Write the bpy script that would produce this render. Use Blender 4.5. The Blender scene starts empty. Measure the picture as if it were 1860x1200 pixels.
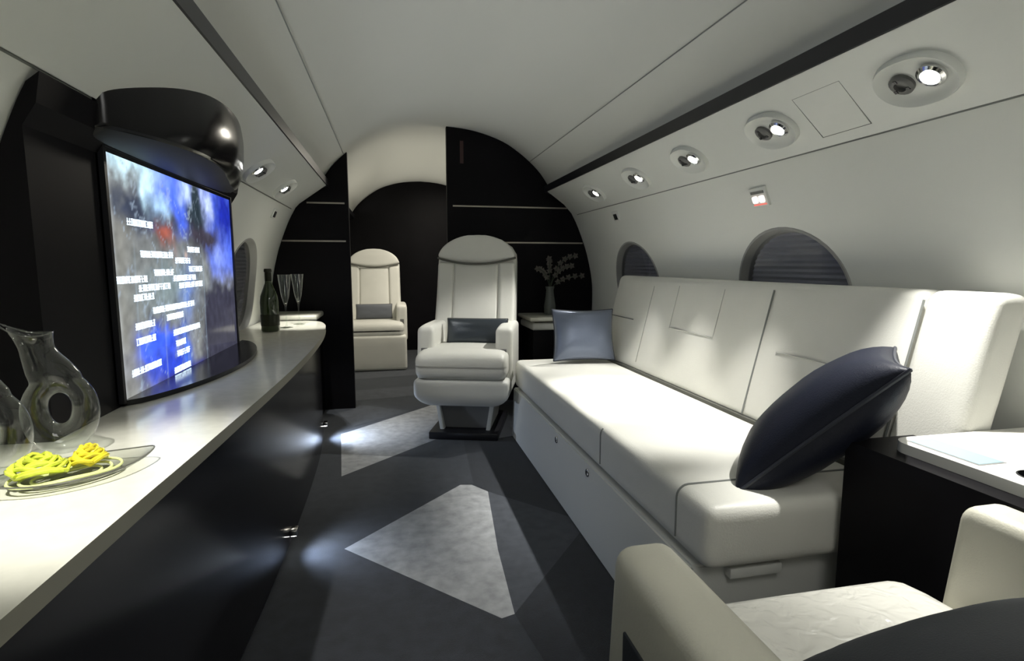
import bpy, bmesh, math, random
from mathutils import Vector, Matrix, noise
random.seed(7)
PI = math.pi
C = bpy.context.scene.collection
sc = bpy.context.scene

# ------------------------------------------------------------------ camera
cam = bpy.data.objects.new('camera', bpy.data.cameras.new('camera'))
C.objects.link(cam)
cam.data.sensor_width = 36.0
cam.data.lens = 997.0 / 1860.0 * 36.0
cam.data.clip_start = 0.02
R_ = Vector((0.97723762, -0.21214769, 0.0))
U_ = Vector((0.02535136, 0.11677855, 0.99283437))
F_ = Vector((0.21062752, 0.97023509, -0.11949862))
m = Matrix.Identity(4)
for i in range(3):
    m[i][0] = R_[i]; m[i][1] = U_[i]; m[i][2] = -F_[i]
m.translation = Vector((-0.34, 0.0, 1.0))
cam.matrix_world = m
sc.camera = cam

# ------------------------------------------------------------------ world and exposure
w = bpy.data.worlds.new('world'); sc.world = w; w.use_nodes = True
w.node_tree.nodes['Background'].inputs[0].default_value = (0.01, 0.01, 0.012, 1)
w.node_tree.nodes['Background'].inputs[1].default_value = 1.0
sc.view_settings.view_transform = 'Standard'
sc.view_settings.look = 'None'
sc.view_settings.gamma = 1.0
sc.view_settings.exposure = 0.10
sc.view_settings.use_curve_mapping = False

# ------------------------------------------------------------------ lamp functions and added fill lights
def area(name, loc, rot, sx, sy, power, col, spread=180):
    l = bpy.data.lights.new(name, 'AREA'); l.shape = 'RECTANGLE'; l.size = sx; l.size_y = sy
    l.energy = power; l.color = col; l.spread = math.radians(spread)
    o = bpy.data.objects.new(name, l); o.location = loc; o.rotation_euler = rot; C.objects.link(o)
    return o
# added unseen fill panels behind the camera and in the vestibule ahead
area('rear_fill_light', (0.0, -0.55, 1.90), (0, 0, 0), 0.7, 0.9, 10.0, (1.0, 0.99, 0.95))
area('vestibule_fill_light', (0.30, 5.0, 1.86), (0, 0, 0), 0.35, 0.8, 26.0, (1.0, 0.93, 0.80))
# added ceiling fill strips, hidden behind the lips of the two trim rails
for s_ in (1, -1):
    z_ = Vector((s_ * 0.93, 0, -0.37)).normalized(); y_ = Vector((0, 1, 0)); x_ = y_.cross(z_)
    rot_ = Matrix((x_, y_, z_)).transposed().to_euler()
    area('ceiling_fill_strip', (s_ * 0.762, 1.1, 1.552), rot_, 0.012, 5.3, 2.4 if s_ > 0 else 3.7, (0.95, 0.99, 1.0), 85)
    area('ceiling_fill_strip', (s_ * 0.762, 5.25, 1.552), rot_, 0.012, 2.4, 3.3, (1.0, 0.95, 0.82), 85)

WARM = (1.0, 0.985, 0.93)
def spot(name, loc, target, power, angle, blend=0.6, col=WARM, r=0.012):
    l = bpy.data.lights.new(name, 'SPOT'); l.energy = power; l.spot_size = math.radians(angle)
    l.spot_blend = blend; l.color = col; l.shadow_soft_size = r
    o = bpy.data.objects.new(name, l); o.location = loc
    d = Vector(target) - Vector(loc)
    o.rotation_euler = d.to_track_quat('-Z', 'Y').to_euler()
    C.objects.link(o); return o

# ------------------------------------------------------------------ materials
def mat(name, col, rough=0.5, metal=0.0, spec=0.5, bump=0.0, bscale=200.0, var=0.0, vscale=6.0, coat=0.0, sheen=0.0, trans=0.0, ior=1.45, emit=None, estr=0.0):
    M = bpy.data.materials.new(name); M.use_nodes = True
    n = M.node_tree; b = n.nodes['Principled BSDF']
    b.inputs['Base Color'].default_value = (*col, 1)
    b.inputs['Roughness'].default_value = rough
    b.inputs['Metallic'].default_value = metal
    b.inputs['Specular IOR Level'].default_value = spec
    b.inputs['Coat Weight'].default_value = coat
    b.inputs['Coat Roughness'].default_value = 0.08
    b.inputs['Sheen Weight'].default_value = sheen
    b.inputs['Transmission Weight'].default_value = trans
    b.inputs['IOR'].default_value = ior
    if emit:
        b.inputs['Emission Color'].default_value = (*emit, 1); b.inputs['Emission Strength'].default_value = estr
    if bump or var:
        tc = n.nodes.new('ShaderNodeTexCoord')
    if bump:
        t = n.nodes.new('ShaderNodeTexNoise'); t.inputs['Scale'].default_value = bscale; t.inputs['Detail'].default_value = 4
        bp = n.nodes.new('ShaderNodeBump'); bp.inputs['Strength'].default_value = bump; bp.inputs['Distance'].default_value = 0.002
        n.links.new(tc.outputs['Object'], t.inputs['Vector'])
        n.links.new(t.outputs['Fac'], bp.inputs['Height']); n.links.new(bp.outputs['Normal'], b.inputs['Normal'])
    if var:
        t2 = n.nodes.new('ShaderNodeTexNoise'); t2.inputs['Scale'].default_value = vscale; t2.inputs['Detail'].default_value = 5
        cr = n.nodes.new('ShaderNodeValToRGB')
        cr.color_ramp.elements[0].position = 0.3; cr.color_ramp.elements[1].position = 0.7
        cr.color_ramp.elements[0].color = (*[c * (1 - var) for c in col], 1)
        cr.color_ramp.elements[1].color = (*[min(1, c * (1 + var)) for c in col], 1)
        n.links.new(tc.outputs['Object'], t2.inputs['Vector'])
        n.links.new(t2.outputs['Fac'], cr.inputs['Fac']); n.links.new(cr.outputs['Color'], b.inputs['Base Color'])
    return M
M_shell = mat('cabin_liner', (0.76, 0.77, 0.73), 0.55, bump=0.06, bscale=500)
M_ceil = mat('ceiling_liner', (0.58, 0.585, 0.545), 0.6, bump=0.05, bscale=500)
M_psu = mat('service_panel_paint', (0.74, 0.755, 0.72), 0.35)
M_black = mat('dark_trim', (0.012, 0.012, 0.015), 0.35)
M_lacq = mat('dark_lacquer', (0.0065, 0.006, 0.0075), 0.16, spec=0.4, var=0.3, vscale=3)
M_lacq2 = mat('dark_veneer', (0.0055, 0.005, 0.0062), 0.45, spec=0.12, var=0.3, vscale=3)
M_soffit = mat('dark_satin_soffit', (0.03, 0.03, 0.028), 0.5, spec=0.3)
M_leather = mat('cream_leather', (0.70, 0.695, 0.64), 0.42, bump=0.25, bscale=260, var=0.03)
M_leather2 = mat('cream_leather_panel', (0.66, 0.665, 0.63), 0.45, bump=0.2, bscale=260)
M_beige = mat('beige_leather', (0.60, 0.585, 0.49), 0.42, bump=0.25, bscale=260, var=0.03)
M_crease = mat('creased_cream_leather', (0.70, 0.69, 0.63), 0.27, bump=0.8, bscale=26, var=0.02, vscale=12)
M_crease.node_tree.nodes['Bump'].inputs['Distance'].default_value = 0.007
M_crease.node_tree.nodes['Noise Texture'].inputs['Detail'].default_value = 1.5
M_crease.node_tree.nodes['Noise Texture'].inputs['Distortion'].default_value = 1.2
M_pipe = mat('grey_piping', (0.10, 0.10, 0.085), 0.6)
M_seam = mat('seam_shadow_thread', (0.20, 0.21, 0.20), 0.7)
M_silver = mat('silver_blue_satin', (0.17, 0.20, 0.275), 0.27, metal=0.3, bump=0.3, bscale=60, sheen=0.3)
M_navy = mat('navy_velvet', (0.008, 0.010, 0.020), 0.5, spec=0.3, bump=0.3, bscale=300)
M_char = mat('charcoal_cloth', (0.022, 0.026, 0.031), 0.7, bump=0.3, bscale=400)
M_slate = mat('slate_satin', (0.045, 0.055, 0.065), 0.35, metal=0.3, bump=0.3, bscale=80)
M_gold = mat('champagne_metal', (0.42, 0.39, 0.33), 0.35, metal=1.0)
M_chrome = mat('chrome', (0.75, 0.75, 0.75), 0.15, metal=1.0)
M_grey = mat('grey_plastic', (0.16, 0.16, 0.155), 0.4)
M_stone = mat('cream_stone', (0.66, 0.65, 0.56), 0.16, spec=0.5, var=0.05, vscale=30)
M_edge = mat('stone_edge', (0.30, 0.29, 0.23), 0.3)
M_white = mat('white_laminate', (0.74, 0.73, 0.68), 0.25)
M_glass = mat('clear_glass', (1, 1, 1), 0.0, trans=1.0, ior=1.45)
def thin_glass(name, tint=(0.96, 0.98, 0.96), k_=0.9):
    M = bpy.data.materials.new(name); M.use_nodes = True; n = M.node_tree
    for q in list(n.nodes):
        if q.type == 'BSDF_PRINCIPLED': n.nodes.remove(q)
    out = [q for q in n.nodes if q.type == 'OUTPUT_MATERIAL'][0]
    t_ = n.nodes.new('ShaderNodeBsdfTransparent'); t_.inputs[0].default_value = (*tint, 1)
    g_ = n.nodes.new('ShaderNodeBsdfGlossy'); g_.inputs['Roughness'].default_value = 0.03; g_.inputs[0].default_value = (k_, k_, k_, 1)
    lw = n.nodes.new('ShaderNodeLayerWeight'); lw.inputs[0].default_value = 0.5
    pw_ = n.nodes.new('ShaderNodeMath'); pw_.operation = 'POWER'; pw_.inputs[1].default_value = 3.2
    f_ = n.nodes.new('ShaderNodeMath'); f_.operation = 'MULTIPLY_ADD'; f_.inputs[1].default_value = 0.9; f_.inputs[2].default_value = 0.05
    n.links.new(lw.outputs['Facing'], pw_.inputs[0]); n.links.new(pw_.outputs[0], f_.inputs[0])
    x_ = n.nodes.new('ShaderNodeMixShader')
    n.links.new(f_.outputs[0], x_.inputs[0]); n.links.new(t_.outputs[0], x_.inputs[1]); n.links.new(g_.outputs[0], x_.inputs[2]); n.links.new(x_.outputs[0], out.inputs[0])
    return M
M_thin = thin_glass('blown_glass')
M_green = mat('green_bottle_glass', (0.02, 0.035, 0.008), 0.08, spec=0.6, coat=0.5)
M_foil = mat('dark_foil', (0.02, 0.022, 0.012), 0.3, metal=0.4)
M_lamp = mat('lamp_face', (1, 1, 1), 0.5, emit=(1.0, 1.0, 0.95), estr=22.0)
M_glint = mat('warm_glint_glow', (1, 1, 1), 0.5, emit=(1.0, 0.85, 0.72), estr=4.0)  # glow standing in for the canopy rim highlight
M_red = mat('red_lettering', (0.7, 0.1, 0.08), 0.5, emit=(1.0, 0.25, 0.2), estr=0.6)
M_sign = mat('lit_sign_face', (0.9, 0.8, 0.75), 0.5, emit=(1.0, 0.83, 0.78), estr=1.6)
M_shade = mat('grey_pleated_shade', (0.34, 0.35, 0.40), 0.7)
M_rim = mat('grey_window_rim', (0.30, 0.30, 0.29), 0.5)
M_lime = mat('lime_glass', (0.62, 0.70, 0.06), 0.15, spec=0.6, var=0.35, vscale=40, coat=0.4)
M_pale = mat('pale_lime_glass', (0.75, 0.80, 0.35), 0.15, coat=0.4)
M_yel = mat('yellow_glass', (0.80, 0.66, 0.04), 0.15, var=0.3, vscale=40, coat=0.4)
M_vase = mat('grey_ceramic', (0.10, 0.11, 0.10), 0.35)
M_petal = mat('dusty_petal', (0.085, 0.075, 0.065), 0.6)
M_stem = mat('dark_green_stem', (0.03, 0.045, 0.025), 0.6)
M_inset = mat('pale_blue_inset', (0.36, 0.50, 0.56), 0.2)
M_sill = mat('dark_recess', (0.01, 0.011, 0.013), 0.5)
M_dish = thin_glass('dish_glass', (0.97, 0.98, 0.95), 0.35)
M_pane = thin_glass('window_glass', (0.97, 0.97, 0.98), 0.25)

# ------------------------------------------------------------------ helpers
def obj(name, bm, ms, parent=None, smooth=True, angle=40):
    me = bpy.data.meshes.new(name)
    bmesh.ops.recalc_face_normals(bm, faces=bm.faces)
    bm.to_mesh(me); bm.free()
    if not isinstance(ms, (list, tuple)): ms = [ms]
    for q in ms: me.materials.append(q)
    if smooth:
        for p in me.polygons: p.use_smooth = True
        me.set_sharp_from_angle(angle=math.radians(angle))
    o = bpy.data.objects.new(name, me); C.objects.link(o)
    if parent is not None: o.parent = parent
    return o
def thing(name, label, cat, loc=(0, 0, 0), rotz=0.0, group=None):
    o = bpy.data.objects.new(name, None); C.objects.link(o)
    o.empty_display_size = 0.05
    o.location = loc; o.rotation_euler = (0, 0, rotz); o['label'] = label; o['category'] = cat
    if group: o['group'] = group
    return o
def tag(o, label, cat, group=None):
    o['label'] = label; o['category'] = cat
    if group: o['group'] = group
    return o
def struct(name, bm, m, parent=None, **k):
    o = obj(name, bm, m, parent, **k)
    if parent is None: o['kind'] = 'structure'
    return o
def dup(root, loc, rotz=None, label=None, group=None):
    r = root.copy(); C.objects.link(r); r.location = loc
    if rotz is not None: r.rotation_euler = (0, 0, rotz)
    if label: r['label'] = label
    if group: r['group'] = group
    for ch in list(root.children):
        c = ch.copy(); C.objects.link(c); c.parent = r
        for g in ch.children:
            d = g.copy(); C.objects.link(d); d.parent = c
    return r
def box(bm, x0, x1, y0, y1, z0, z1, mi=0):
    v = [bm.verts.new((x, y, z)) for z in (z0, z1) for y in (y0, y1) for x in (x0, x1)]
    for f in ((0, 1, 3, 2), (4, 6, 7, 5), (0, 4, 5, 1), (2, 3, 7, 6), (0, 2, 6, 4), (1, 5, 7, 3)):
        fc = bm.faces.new([v[i] for i in f]); fc.material_index = mi
def bbox(x0, x1, y0, y1, z0, z1, r=0.004, seg=2):
    bm = bmesh.new(); box(bm, x0, x1, y0, y1, z0, z1)
    if r: bmesh.ops.bevel(bm, geom=bm.edges[:], offset=r, segments=seg, affect='EDGES', profile=0.5)
    return bm
def axis_pts(s, r, n, k=4):
    a = [-s + r * (1 - math.cos(PI / 2 * i / k)) for i in range(k)]
    inner = [-(s - r) + 2 * (s - r) * i / n for i in range(n + 1)]
    return a + inner + [-q for q in reversed(a)]
def rbox(cx, cy, cz, hx, hy, hz, r, n=8, puff=0.0, fn=None, k=4, bm=None):
    """Soft rounded box: grid-sampled, optional puffed top and free deformation fn(x,y,z)->(x,y,z) in local coordinates."""
    bm = bm or bmesh.new()
    r = min(r, hx * .98, hy * .98, hz * .98)
    ax = [axis_pts(hx, r, n, k), axis_pts(hy, r, n, k), axis_pts(hz, r, n, k)]
    L = [len(a) for a in ax]; verts = {}
    def V(i, j, l):
        key = (i, j, l)
        if key in verts: return verts[key]
        p = Vector((ax[0][i], ax[1][j], ax[2][l]))
        q = Vector((max(-(hx - r), min(hx - r, p.x)), max(-(hy - r), min(hy - r, p.y)), max(-(hz - r), min(hz - r, p.z))))
        d = p - q
        if d.length > 1e-9: p = q + d.normalized() * r
        if puff:
            p.z += puff * (1 - (p.x / hx) ** 2) * (1 - (p.y / hy) ** 2) * (p.z / hz)
        if fn: p = Vector(fn(p.x, p.y, p.z))
        verts[key] = bm.verts.new((p.x + cx, p.y + cy, p.z + cz)); return verts[key]
    I, J, K = L[0] - 1, L[1] - 1, L[2] - 1
    for i in range(I):
        for j in range(J):
            bm.faces.new([V(i, j, 0), V(i, j + 1, 0), V(i + 1, j + 1, 0), V(i + 1, j, 0)])
            bm.faces.new([V(i, j, K), V(i + 1, j, K), V(i + 1, j + 1, K), V(i, j + 1, K)])
    for i in range(I):
        for l in range(K):
            bm.faces.new([V(i, 0, l), V(i + 1, 0, l), V(i + 1, 0, l + 1), V(i, 0, l + 1)])
            bm.faces.new([V(i, J, l), V(i, J, l + 1), V(i + 1, J, l + 1), V(i + 1, J, l)])
    for j in range(J):
        for l in range(K):
            bm.faces.new([V(0, j, l), V(0, j, l + 1), V(0, j + 1, l + 1), V(0, j + 1, l)])
            bm.faces.new([V(I, j, l), V(I, j + 1, l), V(I, j + 1, l + 1), V(I, j, l + 1)])
    return bm
def tube(pts, r, n=8, closed=False, bm=None):
    bm = bm or bmesh.new(); pts = [Vector(p) for p in pts]; N = len(pts); rings = []
    up = None
    for i in range(N):
        if closed: t = pts[(i + 1) % N] - pts[(i - 1) % N]
        else: t = pts[min(i + 1, N - 1)] - pts[max(i - 1, 0)]
        t.normalize()
        if up is None:
            up = Vector((0, 0, 1)) if abs(t.z) < 0.9 else Vector((1, 0, 0))
        s = t.cross(up)
        if s.length < 1e-6: s = t.orthogonal()
        s.normalize(); up = s.cross(t).normalized()
        rr = r(i / max(1, N - 1)) if callable(r) else r
        rings.append([bm.verts.new(pts[i] + s * math.cos(a) * rr + up * math.sin(a) * rr) for a in [2 * PI * q / n for q in range(n)]])
    for i in range(N if closed else N - 1):
        A, B = rings[i], rings[(i + 1) % N]
        for q in range(n): bm.faces.new([A[q], A[(q + 1) % n], B[(q + 1) % n], B[q]])
    if not closed:
        bm.faces.new(rings[0][::-1]); bm.faces.new(rings[-1])
    return bm
def lathe(prof, n=32, cx=0, cy=0, cz=0, bm=None):
    bm = bm or bmesh.new(); rings = []
    for r, z in prof:
        if r < 1e-6: rings.append([bm.verts.new((cx, cy, cz + z))])
        else: rings.append([bm.verts.new((cx + r * math.cos(2 * PI * q / n), cy + r * math.sin(2 * PI * q / n), cz + z)) for q in range(n)])
    for A, B in zip(rings[:-1], rings[1:]):
        for q in range(n):
            a = [A[q % len(A)], A[(q + 1) % n % len(A)]] if len(A) > 1 else [A[0]]
            b = [B[(q + 1) % n], B[q]] if len(B) > 1 else [B[0]]
            if len(a) + len(b) > 2: bm.faces.new(a + b)
    return bm
def prism_y(pts, y0, y1, bm=None):
    """Polygon in the xz plane carried along y."""
    bm = bm or bmesh.new()
    A = [bm.verts.new((x, y0, z)) for x, z in pts]; B = [bm.verts.new((x, y1, z)) for x, z in pts]; n = len(pts)
    bm.faces.new(A); bm.faces.new(B[::-1])
    for i in range(n): bm.faces.new([A[i], B[i], B[(i + 1) % n], A[(i + 1) % n]])
    return bm
def prism_z(pts, z0, z1, bm=None):
    bm = bm or bmesh.new()
    A = [bm.verts.new((x, y, z0)) for x, y in pts]; B = [bm.verts.new((x, y, z1(x, y) if callable(z1) else z1)) for x, y in pts]; n = len(pts)
    bm.faces.new(A[::-1]); bm.faces.new(B)
    for i in range(n): bm.faces.new([A[i], A[(i + 1) % n], B[(i + 1) % n], B[i]])
    return bm
def interp(tab, t):
    if t <= tab[0][0]: return tab[0][1]
    for (a, va), (b, vb) in zip(tab[:-1], tab[1:]):
        if t <= b: return va + (vb - va) * (t - a) / (b - a)
    return tab[-1][1]
def catmull(pts, k=5):
    out = []
    P = [pts[0]] + list(pts) + [pts[-1]]
    for i in range(1, len(P) - 2):
        for s in range(k):
            t = s / k; p0, p1, p2, p3 = P[i - 1], P[i], P[i + 1], P[i + 2]
            out.append(tuple(0.5 * (2 * b + (c - a) * t + (2 * a - 5 * b + 4 * c - d) * t * t + (-a + 3 * b - 3 * c + d) * t ** 3) for a, b, c, d in zip(p0, p1, p2, p3)))
    out.append(tuple(pts[-1])); return out

# ------------------------------------------------------------------ cabin shell
Y0, YB, Y2 = -1.6, 3.90, 6.55           # rear, main bulkhead, forward bulkhead
WALL = catmull([(1.00, 0.0), (1.07, 0.25), (1.115, 0.55), (1.125, 0.75), (1.115, 0.90), (1.08, 1.06), (1.04, 1.18), (0.995, 1.29), (0.955, 1.365)])
ROOF = catmull([(0.775, 1.56), (0.715, 1.645), (0.64, 1.72), (0.55, 1.79), (0.44, 1.855), (0.29, 1.905), (0.15, 1.93), (0.0, 1.94)], 3)
def wall_x(z):
    return interp([(p[1], p[0]) for p in WALL], z)
def skin(prof, s, y0, y1, th, name, ny=1):
    """Closed shell: inner profile plus an outer one at distance th."""
    bm = bmesh.new(); pr = [Vector((p[0] * s, p[1])) for p in prof]; n = len(pr); out = []
    for i, p in enumerate(pr):
        t = (pr[min(i + 1, n - 1)] - pr[max(i - 1, 0)]).normalized(); nn = Vector((t.y, -t.x)) * s
        if nn.x * s < 0 and name != 'roof': nn = -nn
        if name == 'roof' and nn.y < 0: nn = -nn
        out.append(p + nn * th)
    loop = pr + out[::-1]
    rings = []
    for k in range(ny + 1):
        y = y0 + (y1 - y0) * k / ny
        rings.append([bm.verts.new((q.x, y, q.y)) for q in loop])
    m_ = len(loop)
    for A, B in zip(rings[:-1], rings[1:]):
        for i in range(m_): bm.faces.new([A[i], A[(i + 1) % m_], B[(i + 1) % m_], B[i]])
    for Rg in (rings[0], rings[-1]):
        for i in range(n - 1): bm.faces.new([Rg[i], Rg[i + 1], Rg[m_ - 2 - i], Rg[m_ - 1 - i]])
    return bm
WIN_Y = (0.48, 1.80, 3.12)
WC, WA, WB = 0.89, 0.295, 0.24
walls = {}
for side, s in (('left', -1), ('right', 1)):
    wl = struct('wall_' + side, skin(WALL, s, Y0, Y2, 0.10, 'wall'), M_shell)
    walls[s] = wl
    for y in WIN_Y:
        cb = bmesh.new()
        n = 48
        A = [cb.verts.new((s * 0.95, y + WA * math.cos(2 * PI * q / n), WC + WB * math.sin(2 * PI * q / n))) for q in range(n)]
        B = [cb.verts.new((s * 1.30, y + WA * math.cos(2 * PI * q / n), WC + WB * math.sin(2 * PI * q / n))) for q in range(n)]
        cb.faces.new(A); cb.faces.new(B[::-1])
        for q in range(n): cb.faces.new([A[q], B[q], B[(q + 1) % n], A[(q + 1) % n]])
        cut = obj('cutter', cb, M_shell, smooth=False)
        md = wl.modifiers.new('b', 'BOOLEAN'); md.operation = 'DIFFERENCE'; md.solver = 'EXACT'; md.object = cut
        dg = bpy.context.evaluated_depsgraph_get()
        me = bpy.data.meshes.new_from_object(wl.evaluated_get(dg))
        wl.modifiers.clear(); wl.data = me; bpy.data.objects.remove(cut)
    for p in wl.data.polygons: p.use_smooth = True
    wl.data.set_sharp_from_angle(angle=math.radians(30))
# ceiling: centre panel and two side panels split by a fine crease
CR = 0.64
full = [(-x, z) for x, z in ROOF] + [(x, z) for x, z in ROOF[::-1]][1:]
def roofbm(lo, hi):
    pts = [p for p in full if lo - 1e-6 <= p[0] <= hi + 1e-6]
    bm = bmesh.new()
    I = [[bm.verts.new((x, y, z)) for x, z in pts] for y in (Y0, Y2)]
    O = [[bm.verts.new((x * 1.06, y, z + 0.08)) for x, z in pts] for y in (Y0, Y2)]
    for G in (I, O):
        for i in range(len(pts) - 1): bm.faces.new([G[0][i], G[0][i + 1], G[1][i + 1], G[1][i]])
    for k in (0, 1):
        for i in range(len(pts) - 1): bm.faces.new([I[k][i], I[k][i + 1], O[k][i + 1], O[k][i]])
    for e in (0, -1): bm.faces.new([I[0][e], I[1][e], O[1][e], O[0][e]])
    return bm
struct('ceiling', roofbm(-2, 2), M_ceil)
def zroof(x): return interp([(p[0], p[1]) for p in ROOF[::-1]], abs(x))
for k, s in enumerate((1, -1)):
    # crease line where ceiling panels meet
    bm = tube([(s * 0.635, Y0 + 0.01, zroof(0.635) - 0.0005), (s * 0.635, YB, zroof(0.635) - 0.0005)], 0.0022, 6)
    struct('trim_%d' % (1 + k), bm, M_seam)
    # black trim rail between ceiling and service panel, lip shaped to hide fill strips
    bm = prism_y([(s * 0.738, 1.510), (s * 0.738, 1.556), (s * 0.746, 1.556), (s * 0.750, 1.530), (s * 0.790, 1.530), (s * 0.790, 1.50)], Y0, Y2 - 0.06)
    struct('trim_%d' % (3 + k), bm, M_black, smooth=False)
    # passenger service panel
    bm = prism_y([(s * 0.94, 1.368), (s * 0.952, 1.352), (s * 0.966, 1.362), (s * 0.98, 1.40), (s * 0.80, 1.535), (s * 0.742, 1.514), (s * 0.744, 1.508)], Y0, YB - 0.09)
    struct('trim_%d' % (5 + k), bm, M_psu, angle=25)
    bm = tube([(s * 0.962, Y0 + 0.01, 1.353), (s * 0.962, YB - 0.1, 1.353)], 0.003, 6)
    struct('trim_%d' % (7 + k), bm, M_seam)

# main bulkhead halves
def clip_profile(x0, x1, s, inset=0.002):
    """bulkhead outline from x0 to the wall (x1 None)"""
    pts = [(x0 * s, 0.0)]
    side = [(x - inset, z) for x, z in WALL] + [(0.80 + (0.94 - 0.80) * t, 1.53 - (1.53 - 1.368) * t) for t in ()]
    pts += [(x * s, z) for x, z in side]
    pts += [(0.945 * s, 1.40), (0.80 * s, 1.535), (0.772 * s, 1.558)]
    pts += [(x * s, z - inset) for x, z in ROOF if x > x0]
    pts += [(x0 * s, zroof(x0) - inset)]
    return pts
struct('wall_bulkhead_right', prism_y(clip_profile(0.045, None, 1), YB, YB + 0.05), M_lacq2, smooth=False)
struct('wall_bulkhead_left', prism_y(clip_profile(0.615, None, -1), YB, YB + 0.05), M_lacq2, smooth=False)
# second bulkhead far forward and rear wall
fb = [(x - 0.002, z) for x, z in WALL] + [(0.80, 1.545)] + [(x, z - 0.002) for x, z in ROOF]
fb = fb + [(-x, z) for x, z in fb[::-1]][1:]
struct('wall_front', prism_y(fb, Y2 - 0.05, Y2), M_lacq2, smooth=False)
struct('wall_rear', prism_y(fb, Y0, Y0 + 0.05), M_shell, smooth=False)
# champagne inlay lines on both halves
k = 9
for (x0, x1, z) in ((0.085, 0.93, 1.405), (0.085, 1.04, 1.155), (-0.88, -0.64, 1.405), (-1.045, -0.64, 1.155)):
    bm = bmesh.new(); box(bm, x0, x1, YB - 0.004, YB + 0.001, z - 0.005, z + 0.005)
    struct('trim_%d' % k, bm, M_gold, smooth=False); k += 1
# upper fillers above the wall shoulder behind the service panels
for s in (1, -1):
    bm = prism_y([(s * 0.955, 1.365), (s * 1.04, 1.41), (s * 0.86, 1.66), (s * 0.775, 1.56)], Y0, Y2)
    struct('trim_%d' % k, bm, M_shell, smooth=False); k += 1

# carpet with inlaid shapes
M_c0 = None
def carpet(name, col):
    return mat(name, col, 0.95, spec=0.15, bump=0.9, bscale=600, var=0.22, vscale=22, sheen=0.2)
CM = [carpet('carpet_slate', (0.027, 0.032, 0.041)), carpet('carpet_pale', (0.35, 0.36, 0.37)),
      carpet('carpet_mid', (0.048, 0.054, 0.066)), carpet('carpet_dark', (0.013, 0.016, 0.022)), carpet('carpet_blue_slate', (0.030, 0.034, 0.043))]
bm = bmesh.new(); box(bm, -1.0, 1.0, Y0, Y2, -0.06, 0.0, 0)
def inlay(pts, mi, z=0.0012):
    f = bm.faces.new([bm.verts.new((x, y, z)) for x, y in pts]); f.material_index = mi
inlay([(-0.53, 1.92), (-0.06, 2.40), (-0.01, 2.39), (0.05, 2.30), (0.0, 1.80), (-0.02, 1.437), (-0.06, 1.425)], 1)
inlay([(0.05, 2.30), (0.0, 1.80), (-0.02, 1.437), (0.36, 1.90), (0.36, 1.95)], 2)
inlay([(-0.60, 2.62), (0.045, 3.243), (-0.02, 3.95), (-0.118, 3.84), (-0.66, 3.30)], 1)
inlay([(-0.60, 3.45), (-0.78, 3.95), (-0.55, 3.96), (-0.25, 3.75)], 2)
inlay([(-0.75, 2.45), (-0.60, 2.62), (0.045, 3.243), (0.08, 3.2), (0.0, 2.40), (-0.06, 2.40), (-0.53, 1.92), (-0.75, 1.9)], 0, 0.0008)
inlay([(0.045, 3.243), (0.0, 2.40), (0.05, 2.30), (0.36, 1.95), (0.36, 3.4)], 3, 0.0010)
inlay([(-0.02, 1.437), (0.36, 1.90), (0.36, 1.0), (0.05, 1.0)], 3)
inlay([(-0.53, 1.92), (-0.06, 1.425), (0.03, 1.0), (-0.60, 1.0)], 4, 0.0005)
for x0, x1, y0, y1, mi in ((-0.7, 0.2, 4.1, 4.45, 2), (-0.7, 0.3, 4.9, 5.2, 2)):
    inlay([(x0, y0), (x1, y0 + 0.15), (x1, y1 + 0.15), (x0, y1)], mi)
struct('floor', bm, CM, smooth=False)

# ------------------------------------------------------------------ windows
wi = 1
for s in (1, -1):
    for y in WIN_Y:
        n = 48; bm = bmesh.new(); 
        def ring(dx, k_):
            out = []
            for q in range(n):
                a = 2 * PI * q / n; z = WC + WB * k_ * math.sin(a)
                out.append(bm.verts.new((s * (wall_x(z) + dx), y + WA * k_ * math.cos(a), z)))
            return out
        rs = [ring(0.001, 1.03), ring(-0.003, 1.015), ring(-0.003, 0.985), ring(0.03, 0.95), ring(0.055, 0.94), ring(0.06, 1.0)]
        for A, B in zip(rs[:-1], rs[1:]):
            for q in range(n): bm.faces.new([A[q], A[(q + 1) % n], B[(q + 1) % n], B[q]])
        wo = struct('window_%d' % wi, bm, M_rim)
        # pleated shade
        bm = bmesh.new(); NR = 44; prev = None
        for i in range(NR + 1):
            z = -WB * 0.945 + 2 * WB * 0.945 * i / NR
            hw = WA * 0.955 * math.sqrt(max(0.0, 1 - (z / (WB * 0.95)) ** 2))
            xx = s * (wall_x(WC + z) + 0.045 + (0.005 if i % 2 else -0.001))
            cur = [bm.verts.new((xx, y + hw * t, WC + z)) for t in (-1, -0.5, 0, 0.5, 1)]
            if prev:
                for q in range(4): bm.faces.new([prev[q], prev[q + 1], cur[q + 1], cur[q]])
            prev = cur
        obj('pleated_shade', bm, M_shade, wo, smooth=False)
        bm = bmesh.new()
        ra = [bm.verts.new((s * (wall_x(WC) + 0.028), y + WA * 0.95 * math.cos(2 * PI * q / n), WC + WB * 0.95 * math.sin(2 * PI * q / n))) for q in range(n)]
        rb = [bm.verts.new((s * (wall_x(WC) + 0.031), v.co.y, v.co.z)) for v in ra]
        for v in ra + rb: v.co.x += s * (wall_x(v.co.z) - wall_x(WC))
        bm.faces.new(ra); bm.faces.new(rb[::-1])
        for q in range(n): bm.faces.new([ra[q], rb[q], rb[(q + 1) % n], ra[(q + 1) % n]])
        obj('glass_pane', bm, M_pane, wo, smooth=False)
        wi += 1

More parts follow.
